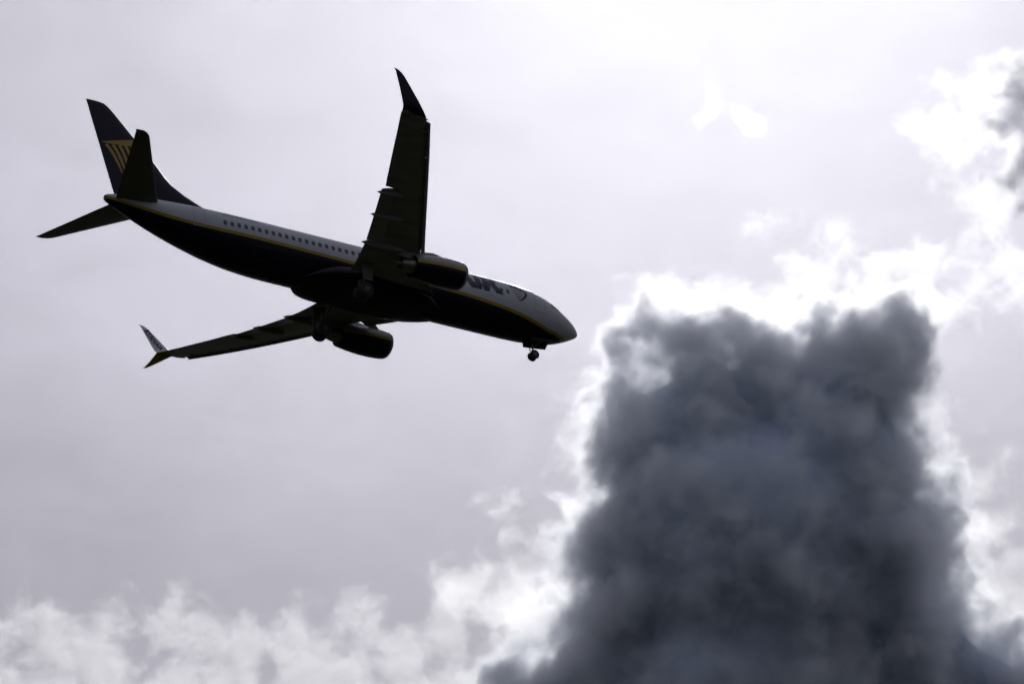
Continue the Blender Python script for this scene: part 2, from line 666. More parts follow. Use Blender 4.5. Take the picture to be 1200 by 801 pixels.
    for i, (a, b, y, z, t) in enumerate(path):
        p0, p1 = path[max(0, i - 1)], path[min(len(path) - 1, i + 1)]
        dy, dz = p1[2] - p0[2], p1[3] - p0[3]
        secs.append(((a, y, z), (b, y, z - (0.06 if i == 0 else 0.0)), t, (0, -dz, dy)))
    wl = wing_part(secs, 0, 1, s, n=12).build('winglet', [M['white'], M['grey'], M['navy']], w)
    # outer face grey, inner face white
    for f in wl.data.polygons:
        c = f.center
        f.material_index = 1 if c.z < wz(16.7) + (0.25 if f.normal.y * s < 0 else 0.04) else (0 if f.normal.y * s < -0.2 else 2)
    # lower blade
    path = [(23.50, 24.80, 16.86, wz(16.7) - 0.02, 0.09), (23.80, 24.86, 17.08, wz(16.7) - 0.16, 0.09),
            (24.28, 24.98, 17.50, wz(16.7) - 0.38, 0.08), (24.68, 25.10, 17.86, wz(16.7) - 0.56, 0.08),
            (24.94, 25.18, 18.06, wz(16.7) - 0.66, 0.08), (25.18, 25.26, 18.18, wz(16.7) - 0.72, 0.08)]
    secs = []
    for i, (a, b, y, z, t) in enumerate(path):
        p0, p1 = path[max(0, i - 1)], path[min(len(path) - 1, i + 1)]
        dy, dz = p1[2] - p0[2], p1[3] - p0[3]
        secs.append(((a, y, z), (b, y, z), t, (0, -dz, dy)))
    lw = wing_part(secs, 0, 1, s, n=12).build('lower_winglet', [M['yellow'], M['navy']], w)
    for f in lw.data.polygons:
        f.material_index = 0 if f.normal.y * s < 0 or f.normal.z > 0.3 else 1
    # strobe light at the tip
    mb = MB()
    mb.tube([(22.55, s * 16.78, wz(16.7)), (22.85, s * 16.84, wz(16.7) - 0.01)], [0.03, 0.06], 8)
    mb.build('wing_light', M['glass'], w)
    return w


wing_s = make_wing(1)
wing_p = make_wing(-1)

# -- lettering helpers


def text_mesh(body, size, bold=0.0, cut=0.15):
    cu = bpy.data.curves.new('lettering', 'FONT')
    cu.body = body
    cu.size = size
    cu.offset = bold
    cu.resolution_u = 4
    ob = bpy.data.objects.new('lettering', cu)
    me = ob.to_mesh()
    bm = bmesh.new()
    bm.from_mesh(me)
    ob.to_mesh_clear()
    bpy.data.objects.remove(ob)
    bpy.data.curves.remove(cu)
    ys = [v.co.y for v in bm.verts]
    xs = [v.co.x for v in bm.verts]
    y = min(ys) + cut
    while y < max(ys):
        g = bm.verts[:] + bm.edges[:] + bm.faces[:]
        bmesh.ops.bisect_plane(bm, geom=g, plane_co=(0, y, 0), plane_no=(0, 1, 0))
        y += cut
    bm.verts.index_update()
    v = [Vector(q.co) for q in bm.verts]
    f = [tuple(q.index for q in p.verts) for p in bm.faces]
    bm.free()
    return v, f, min(xs), max(xs)


def hull_text(name, body, size, x_fore, z0, bold, mat, sx=1.0, sz=1.0, off=0.012, lean=0.0):
    """text on the starboard side: reading runs from tail to nose, its end at x_fore"""
    v, f, a, b = text_mesh(body, size, bold)
    vv = [side_pt(x_fore + (b - p.x) * sx - lean * p.y, z0 + p.y * sz, off) for p in v]
    return link_mesh(name, vv, f, mat, plane, recalc=False, sharp=180)


hull_text('title_lettering', 'RYANAIR', 1.9, 7.30, -0.20, 0.095, M['letter'], sx=1.32, sz=1.12, lean=0.0)
hull_text('small_lettering', 'www.ryanair.com', 0.34, 27.0, 0.82, 0.006, M['letter'], sx=1.15)

# harp emblem behind the front door
mb = MB()


def strip(pts, wid):
    rows = []
    for i, (x, z) in enumerate(pts):
        x0, z0 = pts[max(0, i - 1)]
        x1, z1 = pts[min(len(pts) - 1, i + 1)]
        d = Vector((x1 - x0, z1 - z0)).normalized()
        w = wid[i] if isinstance(wid, (list, tuple)) else wid
        rows.append([(x - d.y * w / 2, z + d.x * w / 2), (x + d.y * w / 2, z - d.x * w / 2)])
    return rows


def bez(a, b, c, n=8):
    return [tuple((1-t)**2*a[i] + 2*t*(1-t)*b[i] + t*t*c[i] for i in (0, 1)) for t in [k / n for k in range(n + 1)]]


for pts, wid in ((bez((6.65, 0.80), (6.1, 1.0), (5.30, 0.48), 10), [0.08, 0.14, 0.2, 0.24, 0.26, 0.26, 0.24, 0.22, 0.2, 0.2, 0.18]),
                 (bez((5.32, 0.52), (5.40, 0.05), (5.98, -0.35), 10), [0.16, 0.2, 0.22, 0.22, 0.2, 0.18, 0.16, 0.14, 0.12, 0.1, 0.06]),
                 (bez((6.6, 0.80), (6.45, 0.2), (5.98, -0.35), 10), 0.045), (bez((6.35, 0.85), (6.25, 0.3), (5.95, -0.2), 10), 0.045),
                 (bez((6.1, 0.84), (6.0, 0.4), (5.86, -0.1), 10), 0.045), (bez((5.85, 0.78), (5.8, 0.5), (5.72, 0.05), 8), 0.045)):
    patch(mb, strip([(q[0], q[1] - 0.12) for q in pts], wid), 0.014)
mb.build('harp_emblem', M['letter'], plane, recalc=False)

# -- cabin windows on the starboard side


def plate(mb, cx, cz, w, h, rad, off):
    n = 20
    v = []
    for k in range(n):
        a = 2 * math.pi * k / n
        ca, sa = math.cos(a), math.sin(a)
        x = cx + w / 2 * math.copysign(abs(ca) ** rad, ca)
        z = cz + h / 2 * math.copysign(abs(sa) ** rad, sa)
        v.append(side_pt(x, z, off))
    v.append(side_pt(cx, cz, off + 0.004))
    mb.add(v, [(k, (k + 1) % n, n) for k in range(n)])


x = 29.72
win0 = None
while x > 6.4:
    mb = MB()
    plate(mb, x, 0.10, 0.26, 0.36, 0.55, 0.016)
    mb.build('cabin_window', M['glass'], plane, recalc=False, sharp=180)
    x -= 0.53


def frame_line(name, x0, x1, z0, z1, wid, mat, off=0.012):
    """outline of a door on the hull"""
    mb = MB()
    nz = 10
    zs = [z0 + (z1 - z0) * i / nz for i in range(nz + 1)]
    for xa in (x0, x1 - wid):
        patch(mb, [[(xa, z), (xa + wid, z)] for z in zs], off)
    for za in (z0, z1 - wid):
        patch(mb, [[(x0 + wid + (x1 - x0 - 2 * wid) * i / 6, za), (x0 + wid + (x1 - x0 - 2 * wid) * i / 6, za + wid)] for i in range(7)], off)
    return mb.build(name, mat, plane, recalc=False, sharp=180)


d = frame_line('cabin_door', 3.75, 4.65, -0.90, 0.85, 0.05, M['line'])
d = frame_line('cabin_door', 31.15, 32.0, -0.45, 1.0, 0.05, M['line'])
frame_line('cargo_door', 8.2, 9.6, -2.0, -1.3, 0.035, M['rubber'])
frame_line('cargo_door', 26.2, 27.4, -1.9, -1.1, 0.035, M['rubber'])

# cockpit windows
for pts in (((1.55, 0.12), (2.02, 0.02), (2.50, 0.62), (2.10, 0.72)),
            ((2.06, 0.02), (2.62, -0.02), (2.88, 0.60), (2.55, 0.63)),
            ((2.67, 0.0), (3.10, 0.10), (3.16, 0.50), (2.93, 0.60))):
    mb = MB()
    rows = []
    for i in range(7):
        t = i / 6
        a = (pts[0][0] + (pts[3][0] - pts[0][0]) * t, pts[0][1] + (pts[3][1] - pts[0][1]) * t)
        b = (pts[1][0] + (pts[2][0] - pts[1][0]) * t, pts[1][1] + (pts[2][1] - pts[1][1]) * t)
        rows.append([(a[0] + (b[0] - a[0]) * k / 5, a[1] + (b[1] - a[1]) * k / 5 - 0.2) for k in range(6)])
    patch(mb, rows, 0.012)
    mb.build('cockpit_window', M['glass'], plane, recalc=False, sharp=180)

# -- tail fin with its dorsal fillet
FIN = [  # z, LE x, TE x, thickness
    (1.0, 29.4, 37.10, 0.035), (1.72, 29.6, 37.34, 0.036), (1.95, 29.95, 37.40, 0.04), (2.25, 30.7, 37.47, 0.05), (2.7, 31.72, 37.58, 0.07),
    (3.3, 32.72, 37.72, 0.09), (3.8, 33.22, 37.84, 0.10), (5.0, 34.14, 38.12, 0.10), (6.5, 35.47, 38.48, 0.10), (8.2, 36.98, 38.88, 0.095),
    (8.55, 37.34, 38.96, 0.09), (8.72, 37.62, 39.0, 0.07), (8.78, 38.0, 39.02, 0.03)]
fin_secs = [((a, 0, z), (b, 0, z), t, (0, 1, 0)) for z, a, b, t in FIN]


def foil_sym(t, n=18):
    xs = [(1 - math.cos(math.pi * i / n)) / 2 for i in range(n + 1)]
    th = lambda x: 5 * t * (0.2969 * math.sqrt(x) - 0.126 * x - 0.3516 * x**2 + 0.2843 * x**3 - 0.1036 * x**4)
    return [(x, th(x)) for x in reversed(xs)] + [(x, -th(x)) for x in xs[1:-1]]


def sym_loft(secs, nrm):
    rings = []
    for le, te, t, nm in secs:
        le, te, nm = Vector(le), Vector(te), Vector(nm).normalized()
        c = te - le
        rings.append([le + c * x + nm * (z * c.length) for x, z in foil_sym(t)])
    mb = MB()
    mb.loft(rings)
    return mb


fin = sym_loft(fin_secs, None).build('tail_fin', M['navy'], plane)


def fin_y(x, z):
    a, b, t = interp([(q[0], q[1], q[2], q[3]) for q in FIN], z)
    q = min(1, max(0, (x - a) / (b - a)))
    return 5 * t * (0.2969 * math.sqrt(q) - 0.126 * q - 0.3516 * q**2 + 0.2843 * q**3 - 0.1036 * q**4) * (b - a)


# rudder: hinge line as a narrow recess strip
mb = MB()
rows = []
for i in range(11):
    z = 1.9 + 6.5 * i / 10
    a, b, t = interp([(q[0], q[1], q[2], q[3]) for q in FIN], z)
    x = b - 0.28 * min(b - a, 5.2) - 0.15
    rows.append([(x, fin_y(x, z) + 0.006, z), (x + 0.05, fin_y(x + 0.05, z) + 0.006, z)])
v = [p for r in rows for p in r]
mb.add(v, [(2 * i, 2 * i + 1, 2 * i + 3, 2 * i + 2) for i in range(10)])
mb.build('rudder_hinge', M['rubber'], fin, recalc=False)

# harp on the fin
mb = MB()


def fin_strip(pts, wid, off):
    rows = strip(pts, wid)
    v = [(x, fin_y(x, z) + off, z) for r in rows for x, z in r]
    mb.add(v, [(2 * i, 2 * i + 1, 2 * i + 3, 2 * i + 2) for i in range(len(rows) - 1)])


bar = []
for i in range(13):
    x = 38.0 - 3.2 * i / 12
    zt, w = 5.52 + (38.0 - x) * 0.27, 0.04 + 0.46 * min(1, i / 7) ** 0.8
    bar += [(x, fin_y(x, zt) + 0.02, zt), (x, fin_y(x, zt - w) + 0.02, zt - w)]
mb.add(bar, [(2 * i, 2 * i + 1, 2 * i + 3, 2 * i + 2) for i in range(12)])
for k, (xa, xm, xb, zb) in enumerate(((37.70, 37.35, 36.60, 3.25), (37.20, 36.95, 36.30, 3.20), (36.72, 36.5, 36.0, 3.15),
                                      (36.25, 36.05, 35.7, 3.15), (35.8, 35.6, 35.4, 3.2), (35.35, 35.2, 35.1, 3.5))):
    fin_strip(bez((xa, 5.36 + (37.7 - xa) * 0.12), (xm - 0.25, 4.75), (xb, zb), 12), [0.24] * 8 + [0.22, 0.2, 0.17, 0.14, 0.1], 0.016 + 0.002 * k)
mb.build('harp_emblem', M['yellow'], fin, recalc=False)

# -- tailplane
for s in (1, -1):
    secs = []
    for y, a, b in ((0.25, 33.95, 37.35), (1.2, 34.62, 37.62), (4.0, 36.42, 38.42), (6.9, 38.28, 39.32), (7.15, 38.55, 39.42), (7.28, 38.85, 39.5)):
        z = 0.98 + (y - 1) * 0.123
        secs.append(((a, s * y, z), (b, s * y, z - 0.02), 0.09 if y < 7.1 else 0.06, (0, 0, 1)))
    tp = sym_loft(secs, None).build('tailplane', M['dark_grey'], plane)
    mb = MB()
    for y0, y1 in ((1.3, 6.95),):
        secs = []
        for y in (y0, y1):
            a = 34.62 + (y - 1.2) * (38.28 - 34.62) / 5.7
            b = 37.62 + (y - 1.2) * (39.32 - 37.62) / 5.7
            z = 0.98 + (y - 1) * 0.123 - 0.02
            c = (b - a) * 0.3
            secs.append(((b - c, s * y, z), (b + 0.015, s * y, z), 0.135, (0, 0, 1)))
        m_ = sym_loft(secs, None)
    m_.build('elevator', M['dark_grey'], tp)

# -- engines


def ngon(cx, cy, cz, r, x, n=48, flat=0.0):
    out = []
    for k in range(n):
        a = 2 * math.pi * k / n
        sy, sz = math.sin(a), math.cos(a)
        rz = r
        if sz < 0: rz = r * (1 - flat * (abs(sz) ** 1.5))
        out.append(Vector((x, cy + r * sy * (1.0 + 0.04 * (1 if flat else 0)), cz + rz * sz)))
    return out


EZ = -2.08
for s in (1, -1):
    ey = 5.02 * s
    e = empty('engine', plane)
    prof = [(13.02, 0.86), (13.06, 0.93), (13.2, 0.985), (13.6, 1.04), (14.3, 1.06), (15.0, 1.04), (15.8, 0.97), (16.5, 0.87), (17.0, 0.78)]
    rings = []
    for i in range(34):
        x = 13.02 + (17.0 - 13.02) * (i / 33) ** 1.5
        r = interp(prof, x)[0]
        rings.append(ngon(0, ey, EZ + (14.3 - x) * 0.02, r, x, flat=0.10))
    # inner duct at the back
    rings.append(ngon(0, ey, EZ - 0.05, 0.74, 16.98))
    rings.append(ngon(0, ey, EZ - 0.05, 0.80, 16.2))
    mb = MB()
    mb.loft(rings, cap=False)
    # intake duct
    mb.loft([ngon(0, ey, EZ + 0.0256, 0.86, 13.02, flat=0.10), ngon(0, ey, EZ + 0.02, 0.80, 13.12, flat=0.06),
             ngon(0, ey, EZ + 0.01, 0.77, 13.4), ngon(0, ey, EZ, 0.79, 14.0)], cap=False)
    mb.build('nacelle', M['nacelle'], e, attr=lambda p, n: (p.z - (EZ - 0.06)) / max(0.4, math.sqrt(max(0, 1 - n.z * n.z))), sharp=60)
    # polished lip
    mb = MB()
    mb.loft([ngon(0, ey, EZ + 0.02, r, x, flat=0.09) for x, r in ((13.35, 0.785), (13.12, 0.80), (13.01, 0.84), (12.985, 0.872), (13.01, 0.915), (13.06, 0.945), (13.24, 1.005))], cap=False)
    mb.build('intake_lip', M['fairing'], e, sharp=60)
    mb = MB()
    mb.loft([ngon(0, ey, EZ, r, x, 32) for x, r in ((13.98, 0.789), (14.02, 0.789))])
    for k in range(24):
        a = 2 * math.pi * k / 24
        ca, sa = math.cos(a), math.sin(a)
        rad = Vector((0, sa, ca))
        tan = Vector((0, ca, -sa))
        c0, c1 = Vector((13.85, ey, EZ)) + rad * 0.2, Vector((13.85, ey, EZ)) + rad * 0.77
        mb.add([c0 - tan * 0.02, c0 + tan * 0.04 + Vector((0.12, 0, 0)), c1 + tan * 0.12 + Vector((0.1, 0, 0)), c1 - tan * 0.06],
               [(0, 1, 2, 3)])
    mb.build('fan', M['dark_grey'], e)
    mb = MB()
    mb.loft([ngon(0, ey, EZ, r, x, 24) for x, r in ((13.55, 0.01), (13.62, 0.09), (13.75, 0.17), (13.9, 0.23))])
    mb.build('spinner', M['dark_grey'], e)
    mb = MB()
    mb.loft([ngon(0, ey, EZ - 0.06, r, x, 32) for x, r in ((16.2, 0.62), (16.9, 0.58), (17.6, 0.46), (17.95, 0.38), (17.93, 0.35), (17.4, 0.36))], cap=False)
    mb.build('exhaust_nozzle', M['hot'], e)
    mb = MB()
    mb.loft([ngon(0, ey, EZ - 0.06, r, x, 24) for x, r in ((17.3, 0.28), (17.9, 0.24), (18.4, 0.08), (18.45, 0.01))])
    mb.build('exhaust_cone', M['hot'], e)
    # pylon
    rings = []
    for x, zt, zb, w in ((14.0, EZ + 1.08, EZ + 0.9, 0.03), (14.5, EZ + 1.22, EZ + 0.9, 0.14), (15.3, EZ + 1.33, EZ + 0.7, 0.2), (16.3, wz(4.83) + 0.05, EZ + 0.5, 0.22),
                         (17.3, wz(4.83) - 0.1, EZ + 0.38, 0.2), (18.3, wz(4.83) - 0.15, EZ + 0.55, 0.14), (19.3, wz(4.83) - 0.2, wz(4.83) - 0.4, 0.03)):
        rings.append([Vector((x, ey - w, zb)), Vector((x, ey + w, zb)), Vector((x, ey + w, zt)), Vector((x, ey + w * 0.4, zt + 0.04)), Vector((x, ey - w * 0.4, zt + 0.04)), Vector((x, ey - w, zt))])
    mb = MB()
    mb.loft(rings)
    mb.build('pylon', M['grey'], e)
    # vortex strake on the inboard side
    mb = MB()
    ys = ey - s * 0.80
    a0 = Vector((14.0, ys, EZ + 0.68))
    dr = Vector((0, -s * 0.8, 0.62)).normalized()
    pts = [a0, a0 + Vector((0.95, 0, 0)), a0 + Vector((0.95, 0, 0)) + dr * 0.36, a0 + Vector((0.45, 0, 0)) + dr * 0.30]
    th = Vector((0, 0.62, s * 0.8)).normalized() * 0.02
    mb.add([p + th for p in pts] + [p - th for p in pts], [(0, 1, 2, 3), (7, 6, 5, 4), (0, 4, 5, 1), (1, 5, 6, 2), (2, 6, 7, 3), (3, 7, 4, 0)])
    mb.build('strake', M['grey'], e)

# -- landing gear


def wheel(parent, c, r, w):
    mb = MB()
    mb.lathe_y(c, [(-w / 2, r * 0.5), (-w / 2, r * 0.78), (-w * 0.42, r * 0.93), (-w * 0.2, r), (w * 0.2, r), (w * 0.42, r * 0.93), (w / 2, r * 0.78), (w / 2, r * 0.5)])
    t = mb.build('wheel', M['rubber'], parent)
    mb = MB()
    mb.lathe_y(c, [(-w * 0.53, r * 0.12), (-w * 0.53, r * 0.3), (-w * 0.45, r * 0.5), (w * 0.45, r * 0.5), (w * 0.53, r * 0.3), (w * 0.53, r * 0.12)])
    mb.build('hub', M['gear'], parent)


g = empty('nose_gear', plane)
mb = MB()
mb.tube([(4.02, 0, -1.7), (4.02, 0, -2.75)], 0.10)
mb.tube([(4.02, 0, -2.7), (4.02, 0, -3.45)], 0.065)
mb.tube([(4.02, -0.24, -3.45), (4.02, 0.24, -3.45)], 0.05)
mb.tube([(3.2, 0, -2.1), (4.0, 0, -2.75)], 0.05)
mb.tube([(4.12, 0, -2.72), (4.3, 0, -3.02), (4.1, 0, -3.34)], 0.035)
mb.build('strut', M['gear'], g)
for s in (1, -1):
    wheel(g, (4.02, s * 0.21, -3.47), 0.345, 0.20)
    # doors hang at each side of the well
    mb = MB()
    mb.add([(2.35, s * 0.40, -1.86), (4.5, s * 0.42, -2.02), (4.45, s * 0.52, -2.58), (2.55, s * 0.50, -2.36),
            (2.35, s * 0.44, -1.86), (4.5, s * 0.46, -2.02), (4.45, s * 0.56, -2.58), (2.55, s * 0.54, -2.36)],
           [(0, 1, 2, 3), (7, 6, 5, 4), (0, 4, 5, 1), (1, 5, 6, 2), (2, 6, 7, 3), (3, 7, 4, 0)])
    mb.build('gear_door', M['navy'], g)
mb = MB()
mb.tube([(3.85, 0, -2.62), (3.93, 0, -2.62)], [0.12, 0.08], 16)
mb.build('taxi_light', M['glass'], g)

for s in (1, -1):
    g = empty('main_gear', plane)
    zc = -3.64
    mb = MB()
    mb.tube([(19.3, s * 2.95, -1.2), (19.6, s * 2.88, -2.7)], 0.15)
    mb.tube([(19.6, s * 2.88, -2.65), (19.75, s * 2.86, zc)], 0.10)
    mb.tube([(19.75, s * 2.4, zc), (19.75, s * 3.32, zc)], 0.09)
    mb.tube([(19.4, s * 1.3, -1.9), (19.6, s * 2.8, -2.6)], 0.07)
    mb.tube([(19.85, s * 2.87, -2.7), (20.15, s * 2.87, -3.2), (19.85, s * 2.86, zc + 0.1)], 0.05)
    mb.build('strut', M['gear'], g)
    for q in (-0.36, 0.36):
        wheel(g, (19.75, s * 2.86 + q, zc), 0.565, 0.40)
    mb = MB()
    mb.add([(19.0, s * 3.30, -1.4), (20.0, s * 3.30, -1.4), (20.05, s * 3.42, -3.0), (19.3, s * 3.42, -3.0),
            (19.0, s * 3.34, -1.4), (20.0, s * 3.34, -1.4), (20.05, s * 3.46, -3.0), (19.3, s * 3.46, -3.0)],
           [(0, 1, 2, 3), (7, 6, 5, 4), (0, 4, 5, 1), (1, 5, 6, 2), (2, 6, 7, 3), (3, 7, 4, 0)])
    mb.build('gear_door', M['dark_grey'], g)

# -- small fittings under the body
for x, z in ((8.6, -2.34), (25.2, -2.33)):
    mb = MB()
    mb.add([(x, 0.02, z + 0.03), (x + 0.42, 0.02, z + 0.03), (x + 0.40, 0.012, z - 0.28), (x + 0.22, 0.012, z - 0.30),
            (x, -0.02, z + 0.03), (x + 0.42, -0.02, z + 0.03), (x + 0.40, -0.012, z - 0.28), (x + 0.22, -0.012, z - 0.30)],
           [(0, 1, 2, 3), (7, 6, 5, 4), (0, 4, 5, 1), (1, 5, 6, 2), (2, 6, 7, 3), (3, 7, 4, 0)])
    mb.build('antenna', M['navy'], plane)

# winglet lettering on the inner face of the port winglet
zr = wz(16.7)
a = Vector((24.12, -17.36, zr + 0.50))
b = Vector((25.10, -17.73, zr + 2.20))
v, f, x0, x1 = text_mesh('RYANAIR', 0.5, 0.012, cut=10)
ax = (b - a)
ln = ax.length
ax.normalize()
chord = Vector((1, 0, 0)) - ax * ax.x
chord.normalize()
nrm = ax.cross(chord)
if nrm.y < 0: nrm = -nrm
vv = []
for p in v:
    t = (p.x - x0) / (x1 - x0)
    k = 1.0 - 0.35 * t
    vv.append(a + ax * (ln * (1 - t)) + chord * ((0.18 - p.y) * 1.5 * k) + nrm * (0.062 + 0.06 * t * t))
for ob in list(wing_p.children):
    if ob.name.startswith('winglet'):
        link_mesh('lettering', vv, f, M['letter'], wing_p, recalc=False, sharp=180)


# ------------------------------------------------------------------ clouds
# Every cumulus is a bank of vapour: a density grid grown from round lobes, frayed by turbulence.
# Local frame of a cloud: x to the right, y away from the eye, z up across the line of sight, in units
# of 1/1200 of the picture width at the cloud's distance.
PX = 1 / FPX


def vapour(name, albedo, sigma, aniso, absorb=None):
    m = bpy.data.materials.new(name)
    m.use_nodes = True
    t = m.node_tree
    t.nodes.clear()
    out = N(t, 'ShaderNodeOutputMaterial')
    pv = N(t, 'ShaderNodeVolumePrincipled')
    pv.inputs['Color'].default_value = (*albedo, 1)
    pv.inputs['Density'].default_value = sigma
    pv.inputs['Anisotropy'].default_value = aniso
    pv.inputs['Density Attribute'].default_value = 'density'
    t.links.new(pv.outputs[0], out.inputs['Volume'])
    return m


def cloud_matrix(u, v, dist):
    m = Matrix((RIGHT, FWD, UP)).transposed().to_4x4()
    m.translation = EYE + (RIGHT * ((u - 600) * PX) - UP * ((v - 400.5) * PX) + FWD) * dist
    return m @ Matrix.Scale(dist * PX, 4)


def cloud_nodes(name, lobes, lo, hi, voxel, soft, fine, blend, seed, deep=1.0):
    """density field: union of lobes (x, y, z, radius) pushed in and out by noise.
    fine: (amplitude, scale in px, detail, roughness, warp)"""
    g = bpy.data.node_groups.new(name, 'GeometryNodeTree')
    g.interface.new_socket('Geometry', in_out='INPUT', socket_type='NodeSocketGeometry')
    g.interface.new_socket('Geometry', in_out='OUTPUT', socket_type='NodeSocketGeometry')
    lk = g.links.new
    out = g.nodes.new('NodeGroupOutput')
    vc = g.nodes.new('GeometryNodeVolumeCube')
    vc.inputs['Min'].default_value = lo
    vc.inputs['Max'].default_value = hi
    for k, a in enumerate('XYZ'):
        vc.inputs['Resolution ' + a].default_value = max(8, int((hi[k] - lo[k]) / (voxel * (1.8 if k == 1 else 1.0))))
    pos = g.nodes.new('GeometryNodeInputPosition').outputs[0]

    def math_(op, a, b=None, c=None):
        n = g.nodes.new('ShaderNodeMath')
        n.operation = op
        for i, q in enumerate((a, b, c)):
            if q is None: continue
            if isinstance(q, (int, float)): n.inputs[i].default_value = q
            else: lk(q, n.inputs[i])
        return n.outputs[0]

    def vmath(op, a, b=None, scale=None):
        n = g.nodes.new('ShaderNodeVectorMath')
        n.operation = op
        for i, q in enumerate((a, b)):
            if q is None: continue
            if isinstance(q, (tuple, list)): n.inputs[i].default_value = q
            else: lk(q, n.inputs[i])
        if scale is not None:
            n.inputs['Scale'].default_value = scale
        return n.outputs['Value'] if op == 'DISTANCE' else n.outputs[0]

    def noise(vec, scale, detail, rough, off, lac=2.0):
        n = g.nodes.new('ShaderNodeTexNoise')
        n.inputs['Scale'].default_value = 1 / scale
        n.inputs['Detail'].default_value = detail
        n.inputs['Roughness'].default_value = rough
        n.inputs['Lacunarity'].default_value = lac
        lk(vmath('ADD', vec, off), n.inputs['Vector'])
        return n
    amp, sc, det, ro, warp = fine
    rnd = random.Random(seed)
    off = tuple(rnd.uniform(200, 900) for _ in range(3))
    pos0 = pos
    pos = vmath('MULTIPLY', pos, (1.0, deep, 1.0))
    w = noise(pos, sc * 1.5, 2.0, 0.5, off)
    wv = vmath('SCALE', vmath('SUBTRACT', w.outputs['Color'], (0.5, 0.5, 0.5)), scale=warp)
    p2 = vmath('ADD', pos0, wv)
    f = None
    for x, y, z, r in lobes:
        d = math_('SUBTRACT', r, vmath('DISTANCE', p2, (x, y, z)))
        if f is None: f = d
        else:
            n = g.nodes.new('ShaderNodeMath')
            n.operation = 'SMOOTH_MAX'
            lk(f, n.inputs[0]); lk(d, n.inputs[1])
            n.inputs[2].default_value = blend
            f = n.outputs[0]
    nz = noise(vmath('MULTIPLY', p2, (1.0, deep, 1.0)), sc, det, ro, tuple(q + 77 for q in off))
    nn = math_('MULTIPLY', math_('SUBTRACT', nz.outputs[0], 0.5), amp * 2)
    e = math_('DIVIDE', math_('ADD', f, nn), soft)
    mrn = g.nodes.new('ShaderNodeMapRange')
    mrn.interpolation_type = 'SMOOTHSTEP'
    lk(e, mrn.inputs[0])
    lk(mrn.outputs[0], vc.inputs['Density'])
    sm = g.nodes.new('GeometryNodeSetMaterial')
    lk(vc.outputs[0], sm.inputs[0])
    lk(sm.outputs[0], out.inputs[0])
    return g, sm


def cloud_volume(name, mat, lobes, parent, voxel=2.2, soft=14.0, fine=(26, 60, 8, 0.62, 26), blend=18, seed=1, pad=None, deep=0.45):
    lo = [min(l[k] - l[3] for l in lobes) - (pad or fine[0]) for k in range(3)]
    hi = [max(l[k] + l[3] for l in lobes) + (pad or fine[0]) for k in range(3)]
    g, sm = cloud_nodes(name, lobes, lo, hi, voxel, soft, fine, blend, seed, deep)
    sm.inputs['Material'].default_value = mat
    vd = bpy.data.volumes.new(name)
    vd.materials.append(mat)
    o = bpy.data.objects.new(name, vd)
    col.objects.link(o)
    md = o.modifiers.new('grow', 'NODES')
    md.node_group = g
    o.parent = parent
    return o


def cloud(label, u, v, dist, group=None, name='cumulus_cloud'):
    e = empty(name)
    e.matrix_world = cloud_matrix(u, v, dist)
    tag(e, label, 'cloud', group)
    return e


def lob(lst, u, v):
    """lobes listed as picture (u, v), depth and radius -> local (x, y, z, r)"""
    return [(a - u, d, v - b, r) for a, b, d, r in lst]




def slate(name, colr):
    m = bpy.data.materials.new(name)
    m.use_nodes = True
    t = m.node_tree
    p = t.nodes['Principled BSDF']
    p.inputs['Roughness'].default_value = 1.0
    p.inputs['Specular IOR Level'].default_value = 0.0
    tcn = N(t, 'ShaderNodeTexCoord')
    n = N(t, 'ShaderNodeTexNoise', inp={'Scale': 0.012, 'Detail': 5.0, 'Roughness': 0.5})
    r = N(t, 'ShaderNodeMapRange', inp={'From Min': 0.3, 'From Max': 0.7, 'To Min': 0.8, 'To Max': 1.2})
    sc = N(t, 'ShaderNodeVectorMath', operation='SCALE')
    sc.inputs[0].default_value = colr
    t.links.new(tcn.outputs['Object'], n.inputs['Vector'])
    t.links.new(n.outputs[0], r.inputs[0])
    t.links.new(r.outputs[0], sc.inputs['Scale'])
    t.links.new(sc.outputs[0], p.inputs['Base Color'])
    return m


def opaque_core(lobes, shrink, mat, parent, name='opaque_core'):
    """opaque mesh added inside the vapour to block sunlight and set the dark tone"""
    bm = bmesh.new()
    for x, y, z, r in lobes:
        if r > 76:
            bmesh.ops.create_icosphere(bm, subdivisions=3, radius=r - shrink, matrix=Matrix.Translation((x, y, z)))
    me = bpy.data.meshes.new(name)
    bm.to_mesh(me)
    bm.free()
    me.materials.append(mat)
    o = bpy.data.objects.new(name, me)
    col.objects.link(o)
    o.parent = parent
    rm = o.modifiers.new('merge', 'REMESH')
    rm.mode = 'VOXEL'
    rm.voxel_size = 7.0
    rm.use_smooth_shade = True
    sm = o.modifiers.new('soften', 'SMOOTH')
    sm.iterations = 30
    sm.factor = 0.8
    return o


